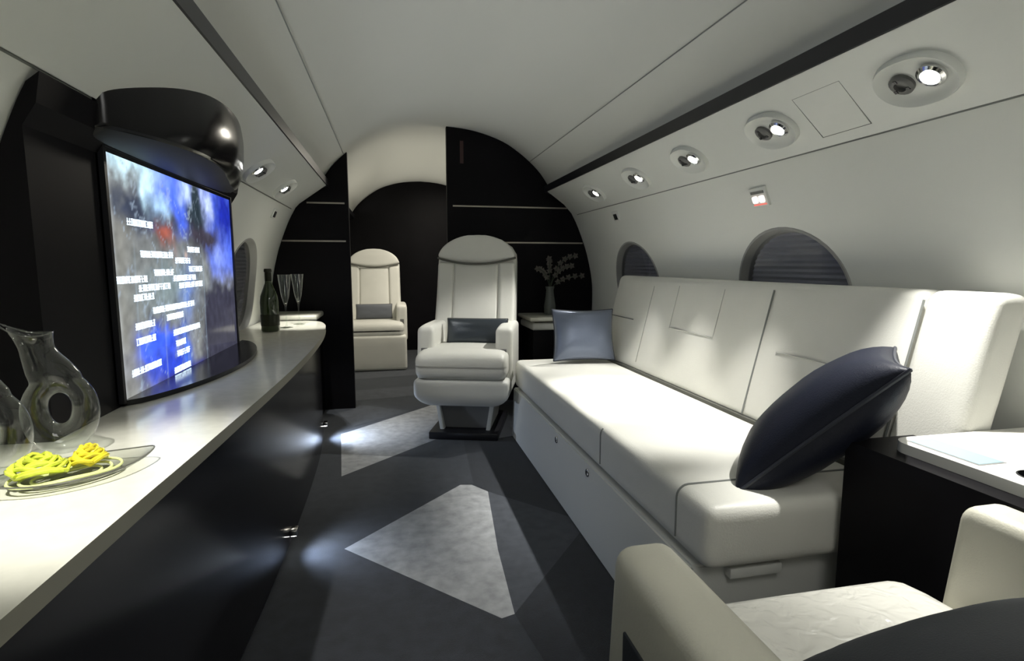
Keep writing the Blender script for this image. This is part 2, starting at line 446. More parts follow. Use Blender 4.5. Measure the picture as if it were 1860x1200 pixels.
# ------------------------------------------------------------------ overhead service units
SN = Vector((-0.576, 0.0, -0.817)).normalized()   # outward normal of the right panel (to the cabin)
def service_unit(side):
    """Oval dish with an air nozzle cluster and a reading lamp; local x across the slope, y along cabin, z out of panel."""
    r = thing('reading_light_unit', 'x', 'reading light')
    n = 40; bm = bmesh.new()
    def st(k_, z, ex=0.0):
        out = []
        for q in range(n):
            a = 2 * PI * q / n
            c, s_ = math.cos(a), math.sin(a)
            out.append(bm.verts.new(((0.056 * c) * k_, 0.078 * math.copysign(abs(s_) ** 0.8, s_) * k_, z)))
        return out
    rs = [st(1.0, -0.004), st(0.985, 0.006), st(0.95, 0.012), st(0.90, 0.010), st(0.78, 0.003), st(0.5, 0.0)]
    for A, B in zip(rs[:-1], rs[1:]):
        for q in range(n): bm.faces.new([A[q], A[(q + 1) % n], B[(q + 1) % n], B[q]])
    bm.faces.new(rs[-1])
    h = obj('dish', bm, M_psu, r)
    nb = lathe([(0.022, 0.0), (0.022, 0.006), (0.017, 0.010), (0.011, 0.010), (0.010, 0.003), (0, 0.003)], 20, 0.0, 0.028)
    nz = obj('air_nozzle', nb, M_grey, r)
    vb = bmesh.new()
    for q in range(3):
        a = q * 2.1
        box(vb, 0.014 * math.cos(a) - 0.003, 0.014 * math.cos(a) + 0.003, 0.028 + 0.014 * math.sin(a) - 0.003, 0.028 + 0.014 * math.sin(a) + 0.003, 0.009, 0.0115)
    obj('vent_slots', vb, M_black, nz, smooth=False)
    lb = lathe([(0.024, 0.0), (0.024, 0.008), (0.019, 0.012), (0.016, 0.011)], 24, 0.0, -0.030)
    lr = obj('lamp_ring', lb, M_chrome, r)
    ld = lathe([(0.017, 0.009), (0.012, 0.0125), (0, 0.0135)], 24, 0.0, -0.030)
    obj('lamp_lens', ld, M_lamp, lr)
    return r
unitR = service_unit(1)
order = {1.10: 'nearest and largest one', 1.60: 'second from the camera', 2.10: 'middle of the row', 2.60: 'second from the bulkhead', 3.18: 'farthest, next to the bulkhead'}
def panel_pt(s, t):   # t 0 at lower edge .. 1 at upper edge
    return (s * (0.94 - 0.196 * t), 1.368 + 0.143 * t)
first = True
for s, nm in ((1, 'right panel above the sofa'), (-1, 'left panel above the counter')):
    for y in (1.10, 1.60, 2.10, 2.60, 3.18):
        if s < 0 and y in (1.60, 2.10): continue
        if s < 0 and y == 1.10: y = 0.80
        x, z = panel_pt(s, 0.42 if s > 0 else 0.25)
        nrm = Vector((-s * 0.589, 0, -0.808)); nrm.normalize()
        yy = Vector((0, 1, 0)); xx = yy.cross(nrm)
        M_ = Matrix((xx, yy, nrm)).transposed().to_4x4()
        M_.translation = Vector((x, y, z)) + nrm * 0.002
        if s > 0: lab = 'oval reading light in right overhead panel, ' + order[y]
        else: lab = 'oval reading light in the left overhead panel, ' + {0.80: 'nearest, above the decanters', 2.60: 'just beyond the screen canopy', 3.18: 'beside the dark bulkhead'}[y]
        if first: u = unitR; first = False
        else: u = dup(unitR, (0, 0, 0))
        u['label'] = lab; u['group'] = 'reading lights in the overhead panels'
        u.scale = (1.3, 1.3, 1.3); u.rotation_mode = 'XYZ'; u.location = M_.translation; u.rotation_euler = M_.to_euler()
def lamp_spot(s, y, tx, ty, power, ang, blend=0.7, tz=0.46):
    x, z = panel_pt(s, 0.42); nrm = Vector((-s * 0.589, 0, -0.808)).normalized()
    p = Vector((x, y - 0.04, z)) + nrm * 0.026
    return spot('reading_and_fill_beam', p, (tx, ty, tz), power, ang, blend)
lamp_spot(1, 1.10, 0.80, 0.92, 60, 66)
lamp_spot(1, 1.60, 0.60, 1.70, 62, 50)
lamp_spot(1, 2.10, 0.60, 2.10, 70, 50)
lamp_spot(1, 2.60, 0.60, 2.52, 50, 50)
lamp_spot(1, 3.18, 0.12, 3.10, 45, 56)
lamp_spot(-1, 0.80, -0.72, 0.96, 40, 56, tz=0.66)
lamp_spot(-1, 3.18, -0.82, 3.30, 48, 50, tz=0.66)
lamp_spot(-1, 2.60, 0.10, 3.20, 16, 40, tz=0.55)
for s in (1, -1):   # added unseen fill lamps behind the camera
    spot('reading_and_fill_beam', (s * 0.8, -0.4, 1.42), (s * 0.5, -0.4, 0.4), 16, 90)
spot('reading_and_fill_beam', (0.85, 0.60, 1.40), (0.30, 0.66, 0.45), 13, 38)

# flush access hatch in the right service panel
t = thing('access_hatch', 'flush rectangular hatch outline between the two nearest reading lights', 'hatch', (0, 0, 0))
a, b = panel_pt(1, 0.06), panel_pt(1, 0.72)
nn = Vector((-0.589, 0, -0.808)) * 0.0012
def P3(q, y): return Vector((q[0], y, q[1])) + nn
obj('hatch_gap', tube([P3(a, 1.29), P3(b, 1.27), P3(b, 1.44), P3(a, 1.46)], 0.0011, 5, closed=True), M_seam, t)
bm = bmesh.new(); vs = [bm.verts.new(P3(a, 1.293) - nn * 0.7), bm.verts.new(P3(b, 1.273) - nn * 0.7), bm.verts.new(P3(b, 1.437) - nn * 0.7), bm.verts.new(P3(a, 1.457) - nn * 0.7)]
vt = [bm.verts.new(v.co + nn * 0.6) for v in vs]
bm.faces.new(vs); bm.faces.new(vt[::-1])
for i in range(4): bm.faces.new([vs[i], vs[(i + 1) % 4], vt[(i + 1) % 4], vt[i]])
obj('hatch_cover', bm, M_psu, t, smooth=False)

# small lit sign on the right wall
zz = 1.25; xw = wall_x(zz)
t = thing('lit_sign', 'small lit red and white passenger sign above the large window', 'sign', (xw - 0.004, 1.85, zz))
ay = math.atan2(wall_x(1.20) - wall_x(1.30), 0.10)
t.rotation_euler = (0, -ay, 0)
obj('sign_housing', bbox(-0.006, 0.006, -0.045, 0.045, -0.036, 0.036, 0.002), M_psu, t)
bm = bbox(-0.008, -0.0055, -0.032, -0.006, -0.020, 0.006, 0.006); obj('symbol', bm, M_sign, t)
bm = bbox(-0.008, -0.0055, 0.006, 0.032, -0.020, 0.006, 0.006); obj('symbol', bm, M_sign, t)
bm = bmesh.new(); box(bm, -0.0075, -0.0055, -0.036, 0.036, -0.030, -0.025); obj('red_line', bm, M_red, t, smooth=False)
bm = bmesh.new(); box(bm, -0.0085, -0.0055, -0.036, 0.036, 0.014, 0.024); obj('shield', bm, M_grey, t, smooth=False)
# small dark outlets on both walls near the bulkhead
for s, lab in ((1, 'small dark outlet on the right wall above the far window'), (-1, 'small dark outlet on the left wall beyond the screen')):
    zz = 1.29
    t = thing('wall_outlet', lab, 'outlet', (s * (wall_x(zz) - 0.003), 3.17 if s > 0 else 3.42, zz))
    t.rotation_euler = (0, -s * ay, 0)
    obj('faceplate', bbox(-0.004, 0.004, -0.04, 0.04, -0.03, 0.03, 0.002), M_psu, t)
    obj('socket', bbox(-0.008, 0.008, -0.022, 0.022, -0.022, 0.014, 0.003), M_sill, t)

# dim placard on the right bulkhead
t = thing('bulkhead_placard', 'narrow reddish vertical strip high on the right dark bulkhead', 'placard', (0.15, YB - 0.003, 1.77))
obj('strip', bbox(-0.012, 0.012, -0.002, 0.002, -0.075, 0.075, 0.001), mat('dim_red_brown', (0.05, 0.022, 0.02), 0.5), t)

# ------------------------------------------------------------------ credenza
CT = 0.66
edge = catmull([(-0.745, -1.2), (-0.735, 0.0), (-0.715, 0.65), (-0.690, 1.20), (-0.668, 1.80), (-0.664, 2.30), (-0.675, 2.75), (-0.70, 3.10), (-0.728, 3.30), (-0.775, 3.45), (-0.86, 3.52)], 6)
cred = thing('credenza', 'long dark gloss credenza with a bowed cream top along the left wall', 'credenza')
wl_ = lambda z: -(wall_x(z) - 0.006)
pts = [(wl_(0.65), -1.2)] + list(edge) + [(wl_(0.65), 3.52)]
bm = prism_z(pts, CT - 0.026, CT)
me_edges = [e for e in bm.edges if abs(e.verts[0].co.z - e.verts[1].co.z) < 1e-6 and e.verts[0].co.z > CT - 0.001 and min(e.verts[0].co.x, e.verts[1].co.x) > -1.0]
bmesh.ops.bevel(bm, geom=me_edges, offset=0.003, segments=2, affect='EDGES')
bm.normal_update()
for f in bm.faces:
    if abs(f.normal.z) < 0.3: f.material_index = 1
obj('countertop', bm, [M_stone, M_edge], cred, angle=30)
body = [(wl_(0.0) + 0.02, -1.2)] + [(x - 0.035, min(y, 3.42)) for x, y in edge if y < 3.46] + [(wl_(0.0) + 0.02, 3.42)]
obj('cabinet_body', prism_z(body, 0.06, CT - 0.026), M_lacq, cred, angle=30)
toe = [(wl_(0.0) + 0.02, -1.2)] + [(x - 0.06, min(y, 3.40)) for x, y in edge if y < 3.44] + [(wl_(0.0) + 0.02, 3.40)]
obj('plinth', prism_z(toe, 0.0013, 0.06), M_black, cred, angle=30)
# raised far shelf next to bulkhead
t = thing('side_ledge', 'cream topped ledge between the credenza and the left bulkhead', 'ledge')
bm = bbox(-1.09, -0.80, 3.54, 3.89, 0.655, 0.69, 0.012, 3); obj('ledge_top', bm, M_stone, t)
obj('ledge_body', bbox(-0.985, -0.815, 3.56, 3.89, 0.0015, 0.655, 0.003), M_lacq, t)
# toe-kick lights
def toe_light(x, y, lab, p):
    t = thing('toe_light', lab, 'floor light', (x, y, 0.0), group='credenza toe lights')
    obj('lamp_housing', bbox(-0.012, 0.012, -0.02, 0.02, 0.085, 0.105, 0.003), M_chrome, t)
    obj('lens', bbox(-0.008, 0.008, -0.014, 0.014, 0.082, 0.0855, 0.001), M_lamp, t)
    s_ = spot('toe_light_beam', (x + 0.012, y, 0.080), (x + 0.22, y + 0.02, 0.0), p, 140, 0.9, (0.66, 0.78, 1.0), 0.01)
toe_light(-0.690, 1.90, 'small toe light at the base of the credenza, nearer one', 3.5)
toe_light(-0.735, 3.22, 'small toe light at the base of the credenza, farther one', 9.0)

# ------------------------------------------------------------------ entertainment cabinet with screen
ent = thing('entertainment_cabinet', 'tall black gloss cabinet with rounded canopy holding the lit screen', 'cabinet')
XS = -0.985
pz = lambda x: 1.366 + (0.94 + x) * 0.73
prof = [(XS, CT), (XS, 1.31)] + [(-0.975, 1.338)]
side = [(-(x - 0.004), z) for x, z in WALL if CT <= z <= 1.34]
poly = [(XS, CT + 0.0005), (XS, 1.25), (-0.960, 1.290), (-0.950, 1.345)] + [p for p in [(-(x - 0.004), z) for x, z in WALL if CT <= z <= 1.342][::-1]] + [(-(wall_x(CT) - 0.004), CT + 0.0005)]
obj('carcass', prism_y(poly, 1.19, 2.52), M_lacq2, ent, smooth=False)
obj('screen_surround', prism_y([(XS, CT + 0.014), (XS, 1.262), (XS - 0.004, 1.262), (XS - 0.004, CT + 0.014)], 1.44, 2.50), M_lacq2, ent, smooth=False)
# bow-fronted canopy and base
def bow(depth, y0=1.44, y1=2.56, n=36, p=0.62, xb=XS):
    out = []
    for i in range(n + 1):
        t_ = i / n; ys = y0 + (y1 - y0) * t_
        out.append((xb + depth * max(0.0, math.sin(PI * t_)) ** p, ys))
    return out
CAN_T = catmull([(-0.962, 1.390), (-0.932, 1.400), (-0.900, 1.450), (-0.863, 1.53), (-0.836, 1.61), (-0.815, 1.71), (-0.806, 1.84), (-0.812, 1.98), (-0.835, 2.12), (-0.870, 2.28), (-0.918, 2.43), (-0.985, 2.56)], 4)
def inset_at(y): return 0.045 * max(0.0, min(1.0, (y - 1.50) / 0.55)) * max(0.0, min(1.0, (2.57 - y) / 0.3))
CAN_B = [(max(XS, x - inset_at(y)), y) for x, y in CAN_T]
def canopy():
    bm = bmesh.new(); n = len(CAN_T); rows = []
    def row(pts): rows.append([bm.verts.new(p) for p in pts])
    row([(XS, y, 1.268) for x, y in CAN_B])
    row([(x - 0.010 if x > XS + 0.02 else x, y, 1.294) for x, y in CAN_B])
    row([(x, y, 1.300) for x, y in CAN_B])
    for t_, q in ((0.30, 0.08), (0.58, 0.22), (0.80, 0.40), (0.95, 0.65)):
        row([(xb + (xt - xb) * t_, yb_ + (yt - yb_) * t_, 1.300 + (pz(xt) - 1.300) * q) for (xb, yb_), (xt, yt) in zip(CAN_B, CAN_T)])
    row([(x, y, pz(x) + 0.006) for x, y in CAN_T])
    row([(XS + 0.01, y, pz(XS) + 0.0) for x, y in CAN_T])
    for r0, (A, B) in enumerate(zip(rows, rows[1:] + rows[:1])):
        for i in range(n - 1): bm.faces.new([A[i], A[i + 1], B[i + 1], B[i]]).material_index = 1 if r0 == 0 else 0
    for e in (0, n - 1): bm.faces.new([r_[e] for r_ in rows])
    bmesh.ops.remove_doubles(bm, verts=bm.verts, dist=1e-5)
    return bm
obj('canopy', canopy(), [M_lacq, M_soffit], ent, angle=32)
cb_ = prism_z(bow(0.150, 1.455, 2.56), CT + 0.0005, CT + 0.014)
obj('base_plinth', cb_, M_lacq, ent, angle=35)
# glowing nub put in as a highlight on the canopy rim
obj('canopy_glint', rbox(-0.832, 2.02, 1.415, 0.006, 0.010, 0.014, 0.005, 2), M_glint, ent)
scr = thing('screen', 'flat screen showing a blue moving map with white place names', 'screen', (XS, 1.462, 0.664))
bm = bmesh.new()
for (a0, a1, b0, b1) in ((-0.012, 1.012, -0.003, 0.0), (-0.012, 1.012, 0.604, 0.612), (-0.012, 0.0, 0.0, 0.604), (1.0, 1.012, 0.0, 0.604)):
    box(bm, 0.0, 0.012, a0, a1, max(b0, 0.0) if b0 < 0 else b0, b1 if b1 > 0 else 0.004)
obj('bezel', bm, M_black, scr, smooth=False)
# map picture as vertex colours
def gs(u, v, cu, cv, su, sv): return math.exp(-((u - cu) / su) ** 2 - ((v - cv) / sv) ** 2)
def sm(a, b, t_):
    t_ = max(0.0, min(1.0, (t_ - a) / (b - a))); return t_ * t_ * (3 - 2 * t_)
def mapcol(u, v):
    n1 = noise.fractal(Vector((u * 7, v * 5, 1.3)), 1.0, 2.0, 5); n2 = noise.fractal(Vector((u * 16, v * 11, 4.7)), 1.0, 2.0, 5)
    n3 = noise.noise(Vector((u * 3, v * 3, 9.0)))
    base = Vector((0.16, 0.17, 0.17)) * (1 + 0.5 * n2)
    uu = u + 0.05 * n1; vv = v + 0.05 * n2
    def mix(c, k_): 
        nonlocal base; k_ = max(0, min(1, k_)); base = base * (1 - k_) + Vector(c) * k_
    # sea upper middle and upper right
    mix((0.07, 0.15, 0.85), sm(0.20, 0.30, uu) * sm(0.66, 0.80, vv) * sm(0.62, 0.52, uu) )
    mix((0.07, 0.13, 0.65), sm(0.62, 0.74, uu) * sm(0.40, 0.62, vv))
    mix((0.01, 0.02, 0.30), gs(uu, vv, 0.93, 0.88, 0.16, 0.16) * 1.2)
    mix((0.22, 0.30, 0.80), gs(uu, vv, 0.82, 0.62, 0.09, 0.10))
    # dark land masses
    mix((0.035, 0.045, 0.075), gs(uu, vv, 0.16, 0.80, 0.16, 0.085) * 1.4)
    mix((0.05, 0.055, 0.075), gs(uu, vv, 0.33, 0.76, 0.10, 0.07) * 1.4)
    mix((0.018, 0.03, 0.04), gs(uu, vv, 0.62, 0.85, 0.09, 0.16) * 1.6)
    mix((0.04, 0.035, 0.05), gs(uu, vv, 0.68, 0.71, 0.16, 0.07) * 1.4)
    # bright coast and clouds
    mix((0.55, 0.80, 0.92), gs(uu, vv, 0.10, 0.98, 0.17, 0.05) * 1.2)
    mix((0.50, 0.75, 0.90), gs(uu, vv, 0.235, 0.90, 0.035, 0.08) * 1.1)
    mix((0.35, 0.55, 0.80), gs(uu, vv, 0.32, 0.83, 0.05, 0.06))
    mix((0.55, 0.70, 0.90), gs(uu, vv, 0.51, 0.95, 0.035, 0.07))
    mix((0.45, 0.55, 0.90), gs(uu, vv, 0.72, 0.90, 0.03, 0.09))
    # grey plains on the near side
    mix((0.20, 0.20, 0.18), sm(0.16, 0.03, u) * sm(0.80, 0.70, v) * 0.8)
    mix((0.34, 0.36, 0.36), sm(0.035, 0.0, u) * 0.8)
    mix((0.30, 0.085, 0.06), gs(uu, vv, 0.33, 0.675, 0.04, 0.05) * 1.1)
    mix((0.5, 0.35, 0.25), gs(u, v, 0.48, 0.605, 0.012, 0.02))
    mix((0.20, 0.28, 0.30), gs(uu, vv, 0.35, 0.45, 0.2, 0.12) * 0.6)
    # lower blue bays
    mix((0.05, 0.12, 0.80), gs(uu, vv, 0.22, 0.17, 0.11, 0.07) * 1.7)
    mix((0.02, 0.05, 0.50), gs(uu, vv, 0.30, 0.08, 0.12, 0.08) * 1.4)
    mix((0.04, 0.12, 0.60), gs(uu, vv, 0.44, 0.10, 0.05, 0.14))
    mix((0.10, 0.18, 0.50), gs(uu, vv, 0.48, 0.42, 0.06, 0.12) * 0.8)
    mix((0.015, 0.015, 0.16), sm(0.06, 0.0, v) * sm(0.15, 0.3, u) )
    # dim far lower corner
    mix((0.035, 0.035, 0.055), sm(0.56, 0.66, uu) * sm(0.50, 0.38, vv) )
    for gx in (0.1, 0.27, 0.44, 0.62): mix((0.30, 0.40, 0.50), 0.30 * math.exp(-((u - gx - 0.03 * v) / 0.004) ** 2) * sm(0.7, 0.5, v))
    ed = abs(noise.fractal(Vector((u * 9, v * 6, 7.7)), 1.0, 2.0, 4))
    mix((0.30, 0.38, 0.48), 0.55 * math.exp(-(ed / 0.035) ** 2) * sm(0.7, 0.5, u))
    base = base * (1 + 0.30 * noise.fractal(Vector((u * 30, v * 20, 2.2)), 1.0, 2.0, 3))
    return base
NU, NV = 150, 96
bm = bmesh.new(); G = [[bm.verts.new((0.0055, i / NU, 0.601 * j / NV)) for j in range(NV + 1)] for i in range(NU + 1)]
for i in range(NU):
    for j in range(NV): bm.faces.new([G[i][j], G[i + 1][j], G[i + 1][j + 1], G[i][j + 1]])
me = bpy.data.meshes.new('display'); bm.to_mesh(me); bm.free()
ca = me.color_attributes.new('map', 'FLOAT_COLOR', 'POINT')
for i, v in enumerate(me.vertices):
    c = mapcol(v.co.y, v.co.z / 0.6); ca.data[i].color = (max(0, c.x), max(0, c.y), max(0, c.z), 1)
M_scr = bpy.data.materials.new('screen_picture'); M_scr.use_nodes = True
nt = M_scr.node_tree; b = nt.nodes['Principled BSDF']
vc = nt.nodes.new('ShaderNodeVertexColor'); vc.layer_name = 'map'
nt.links.new(vc.outputs['Color'], b.inputs['Emission Color']); b.inputs['Emission Strength'].default_value = 1.4
b.inputs['Base Color'].default_value = (0.01, 0.01, 0.012, 1); b.inputs['Roughness'].default_value = 0.12; b.inputs['Specular IOR Level'].default_value = 0.18
me.materials.append(M_scr); disp = bpy.data.objects.new('display', me); C.objects.link(disp); disp.parent = scr
# blurred rows of place names
M_txt = mat('screen_lettering', (0.8, 0.85, 0.9), 0.5, emit=(0.72, 0.86, 1.0), estr=1.1)
rows = [(0.092, 0.737, 0.236), (0.154, 0.605, 0.365), (0.496, 0.64, 0.609), (0.388, 0.58, 0.512), (0.231, 0.522, 0.372), (0.498, 0.536, 0.619),
        (0.008, 0.497, 0.186), (0.364, 0.491, 0.554), (0.129, 0.457, 0.331), (0.404, 0.453, 0.62), (0.097, 0.418, 0.219), (0.204, 0.351, 0.522),
        (0.293, 0.305, 0.418), (0.093, 0.297, 0.213), (0.334, 0.223, 0.559), (0.092, 0.231, 0.205), (0.348, 0.166, 0.43), (0.351, 0.114, 0.453),
        (0.054, 0.108, 0.233), (0.321, 0.037, 0.454)]
for (u0, v, u1) in rows:
    bm = bmesh.new(); u = u0; h = 0.0088
    while u < u1 - 0.004:
        wd = random.choice((0.009, 0.011, 0.012))
        zc = v * 0.6
        # simple upright strokes with joining bars, as unreadable as in the photo
        box(bm, 0.0058, 0.0066, u, u + 0.0032, zc - h, zc + h)
        if random.random() < 0.8: box(bm, 0.0058, 0.0066, u + wd - 0.005, u + wd - 0.0018, zc - h, zc + h)
        for q in random.sample((-1, 0, 1), 2): box(bm, 0.0058, 0.0066, u, u + wd - 0.002, zc + q * (h - 0.0013) - 0.0013, zc + q * (h - 0.0013) + 0.0013)
        u += wd + 0.001
    obj('place_name', bm, M_txt, scr, smooth=False)

# ------------------------------------------------------------------ sofa
sofa = thing('sofa', 'long cream leather sofa along the right wall beneath the windows', 'sofa', (0, 0, 0))
ya, yb = 1.052, 3.05
bm = bmesh.new()
box(bm, 0.332, 1.0, ya + 0.05, yb, 0.0015, 0.292)
for v in bm.verts:
    if v.co.x < 0.5 and v.co.z < 0.1: v.co.x -= 0.010
bmesh.ops.bevel(bm, geom=bm.edges[:], offset=0.006, segments=2, affect='EDGES')
obj('base', bm, M_leather2, sofa)
# seat cushions
def seat(y0, y1, zt=0.46):
    cy = (y0 + y1) / 2; hy = (y1 - y0) / 2
    return rbox(0.605, cy, 0.378, 0.268, hy, 0.078, 0.030, n=10, puff=0.004)
obj('seat_cushion', seat(ya, yb), M_leather, sofa)
def rim(y):
    pts = []
    x0, x1, z0, z1, r = 0.3368, 0.87, 0.325, 0.4572, 0.03
    pts.append((x0, y, z0)); pts.append((x0, y, z1 - r))
    for q in range(1, 7):
        a = PI / 2 * q / 6; pts.append((x0 + r * (1 - math.cos(a)), y, z1 - r + r * math.sin(a)))
    pts.append((x1, y, z1)); return pts
obj('piping', tube(rim(1.188), 0.003, 6), M_seam, sofa)
obj('piping', tube(rim(1.700)[:5], 0.003, 6), M_seam, sofa)
# near end details
obj('rail', bbox(0.42, 0.56, ya + 0.025, ya + 0.055, 0.262, 0.288, 0.004), M_leather2, sofa)
# backrest sections, leaning outwards
def back(y0, y1, z0=0.455, z1=0.935, th=0.085, puff=0.004):
    cy = (y0 + y1) / 2; hy = (y1 - y0) / 2; hz = (z1 - z0) / 2
    def fn(x, y, z):
        xx = x - (puff * (1 - (y / hy) ** 2) * (1 - (z / hz) ** 2) if x < 0 else 0)
        xx += (z + hz) / (2 * hz) * 0.115
        if z > 0 and x > 0: z -= 0.01 * x / th
        return xx, y, z
    return rbox(0.925, cy, (z0 + z1) / 2, th * 0.62, hy, hz, 0.026, n=12, fn=fn)
lim = [(1.1445, 3.08), (0.968, 1.1435)]
for y0, y1 in lim: obj('back_cushion', back(y0, y1), M_leather, sofa)
# stitched lines on the backs
def bx(z): return 0.925 - 0.0527 - 0.006 + (z - 0.455) / 0.48 * 0.115
def line(pts, r=0.0022, m=M_seam, nm='stitching'): obj(nm, tube([(bx(z) + 0.0008, y, z) for y, z in pts], r, 5), m, sofa)
zz_ = [0.50 + 0.39 * i / 8 for i in range(9)]
M_st = mat('cream_stitching', (0.45, 0.45, 0.42), 0.6)
line([(2.60, z) for z in zz_], 0.0016, M_st)
line([(2.35, 0.70), (2.35, 0.90)], 0.0014, M_st); line([(2.35, 0.705), (1.99, 0.705)], 0.0022, M_st); line([(1.99, 0.70), (1.99, 0.90)], 0.0014, M_st)
line([(1.61, 0.705), (1.25, 0.705)], 0.0018, M_st); line([(3.08, 0.705), (2.75, 0.705)], 0.0028)
for y in (1.70, 1.144): obj('piping', tube([(bx(z) + (0.0015 if y > 1.5 else 0.008), y, z) for z in [0.47 + 0.44 * i / 8 for i in range(9)]], 0.003, 6), M_seam, sofa)
obj('seat_gap', bbox(0.868, 0.885, ya + 0.02, 3.07, 0.445, 0.463, 0.002), M_pipe, sofa)
# flush pull latches on the base front
for y, sc_ in ((2.186, 1.0), (1.803, 1.0), (1.165, 1.6)):
    h = 0.012 * sc_
    l_ = obj('latch', lathe([(0, 0.004), (h, 0.004), (h * 1.25, 0.002), (h * 1.3, 0)], 20), M_chrome, sofa)
    l_.rotation_euler = (0, -PI / 2, 0); l_.location = (0.3295, y, 0.255)
    r_ = obj('pull_slot', bbox(-h * 0.7, h * 0.7, -h * 0.45, h * 0.45, 0.003, 0.0055, 0.001), M_sill, l_)

# ------------------------------------------------------------------ cushions
def pillow(name, W, H, T, m, label, n=20, pipe=M_pipe, loc=(0, 0, 0), rot=(0, 0, 0), pr_=0.004, pull=0.07, pw=0.42, mtx=None):
    t = thing(name, label, 'cushion', loc); t.rotation_euler = Matrix(mtx).transposed().to_euler() if mtx else rot
    bm = bmesh.new()
    def out(u, v):
        return (W / 2 * u * (1 - pull * (1 - v * v)), H / 2 * v * (1 - pull * (1 - u * u)))
    def zz(u, v): 
        e = max(0.0, (1 - abs(u) ** 2.4)) * max(0.0, (1 - abs(v) ** 2.4))
        return T / 2 * e ** pw + 0.004 * noise.noise(Vector((u * 2.5, v * 2.5, W * 40))) * e
    g = [math.sin(PI / 2 * (-1 + 2 * i / n)) for i in range(n + 1)]
    top = {}; bot = {}
    for i, u in enumerate(g):
        for j, v in enumerate(g):
            x, y = out(u, v); h = zz(u, v)
            top[i, j] = bm.verts.new((x, y, h))
            bot[i, j] = top[i, j] if i in (0, n) or j in (0, n) else bm.verts.new((x, y, -h))
    for i in range(n):
        for j in range(n):
            bm.faces.new([top[i, j], top[i + 1, j], top[i + 1, j + 1], top[i, j + 1]])
            try: bm.faces.new([bot[i, j], bot[i, j + 1], bot[i + 1, j + 1], bot[i + 1, j]])
            except ValueError: pass
    obj('cushion_cover', bm, m, t, angle=80)
    loop = [out(u, -1) for u in g] + [out(1, v) for v in g[1:]] + [out(u, 1) for u in g[::-1][1:]] + [out(-1, v) for v in g[::-1][1:-1]]
    obj('piping', tube([(x, y, 0) for x, y in loop], pr_, 6, closed=True), pipe, t)
    return t
pillow('square_cushion', 0.345, 0.285, 0.11, M_silver, 'silver blue satin cushion propped at the far end of the sofa', loc=(0.688, 2.87, 0.612), rot=(math.radians(76), 0, math.radians(-6)), pipe=mat('slate_piping', (0.03, 0.035, 0.05), 0.5))
pillow('square_cushion', 0.47, 0.36, 0.19, M_navy, 'large dark navy cushion leaning at the near end of the sofa', mtx=((0.505, -0.469, 0.721), (0.68, 0.73, 0.0), (-0.526, 0.490, 0.688)), loc=(0.712, 1.165, 0.612), pipe=mat('navy_piping', (0.03, 0.033, 0.045), 0.45), pr_=0.005)

# ------------------------------------------------------------------ near right side ledge
led = thing('side_ledge', 'white topped dark side cabinet at the near end of the sofa', 'ledge')
obj('cabinet_body', prism_z([(0.668, -0.3), (0.668, 1.03), (0.855, 1.03), (0.855, 0.955), (0.985, 0.955), (0.985, -0.3)], 0.0015, 0.600), M_lacq2, led, smooth=False)
pts = [(0.714, -0.3)] + [(0.754 - 0.040 * math.cos(PI / 2 * q / 6), 0.924 + 0.040 * math.sin(PI / 2 * q / 6)) for q in range(7)] + [(wall_x(.6) - 0.012, 0.964), (wall_x(.6) - 0.012, -0.3)]
bm = prism_z(pts, 0.600, 0.622)
lt = obj('ledge_top', bm, M_white, led, angle=50)
cx_, cy_ = 0.785, 0.722
lb_ = [o for o in led.children if o.name.startswith('cabinet_body')][0]
for tgt in (lt, lb_):
    cut_ = obj('cutter', lathe([(0, 0), (0.031, 0), (0.031, 0.09), (0, 0.09)], 32, cx_, cy_, 0.56), M_sill, smooth=False)
    md = tgt.modifiers.new('b', 'BOOLEAN'); md.operation = 'DIFFERENCE'; md.solver = 'EXACT'; md.object = cut_
    dg = bpy.context.evaluated_depsgraph_get(); me_ = bpy.data.meshes.new_from_object(tgt.evaluated_get(dg))
    tgt.modifiers.clear(); tgt.data = me_; bpy.data.objects.remove(cut_)
obj('ledge_lip', bbox(0.703, 0.73, -0.3, 0.82, 0.590, 0.5995, 0.003, 3), M_white, led)
bm = bmesh.new(); box(bm, 0.736, 0.802, 0.79, 0.940, 0.6215, 0.6228); obj('inset_frame', bm, M_rim, led, smooth=False)
bm = bmesh.new(); box(bm, 0.739, 0.799, 0.793, 0.937, 0.6222, 0.6234); obj('inset_panel', bm, M_inset, led, smooth=False)
obj('cup_holder', lathe([(0.033, 0.0222), (0.0325, 0.0232), (0.0305, 0.0232), (0.0300, -0.037), (0, -0.037)], 32, cx_, cy_, 0.6), M_sill, led)

# ------------------------------------------------------------------ far right ledge with vase
led2 = thing('side_ledge', 'small pale ledge between the far armchair and the bulkhead', 'ledge')
obj('cabinet_body', bbox(0.58, 0.985, 3.56, 3.885, 0.0015, 0.56, 0.003), M_lacq2, led2)
obj('ledge_lip', bbox(0.565, 1.09, 3.53, 3.885, 0.56, 0.61, 0.015, 3), M_leather2, led2)
obj('ledge_top', bbox(0.545, 1.09, 3.50, 3.885, 0.622, 0.650, 0.010, 3), M_stone, led2)
obj('shadow_gap', bbox(0.59, 1.05, 3.56, 3.885, 0.610, 0.622, 0), mat('brown_edge', (0.10, 0.075, 0.045), 0.4), led2)
va = tag(obj('vase', lathe([(0, 0), (0.035, 0), (0.04, 0.01), (0.042, 0.06), (0.030, 0.13), (0.026, 0.17), (0.032, 0.195), (0.028, 0.195), (0.022, 0.17), (0.03, 0.06), (0, 0.02)], 28), M_vase), 'slim grey vase on the ledge against the right bulkhead', 'vase')
va.location = (0.74, 3.72, 0.6505)
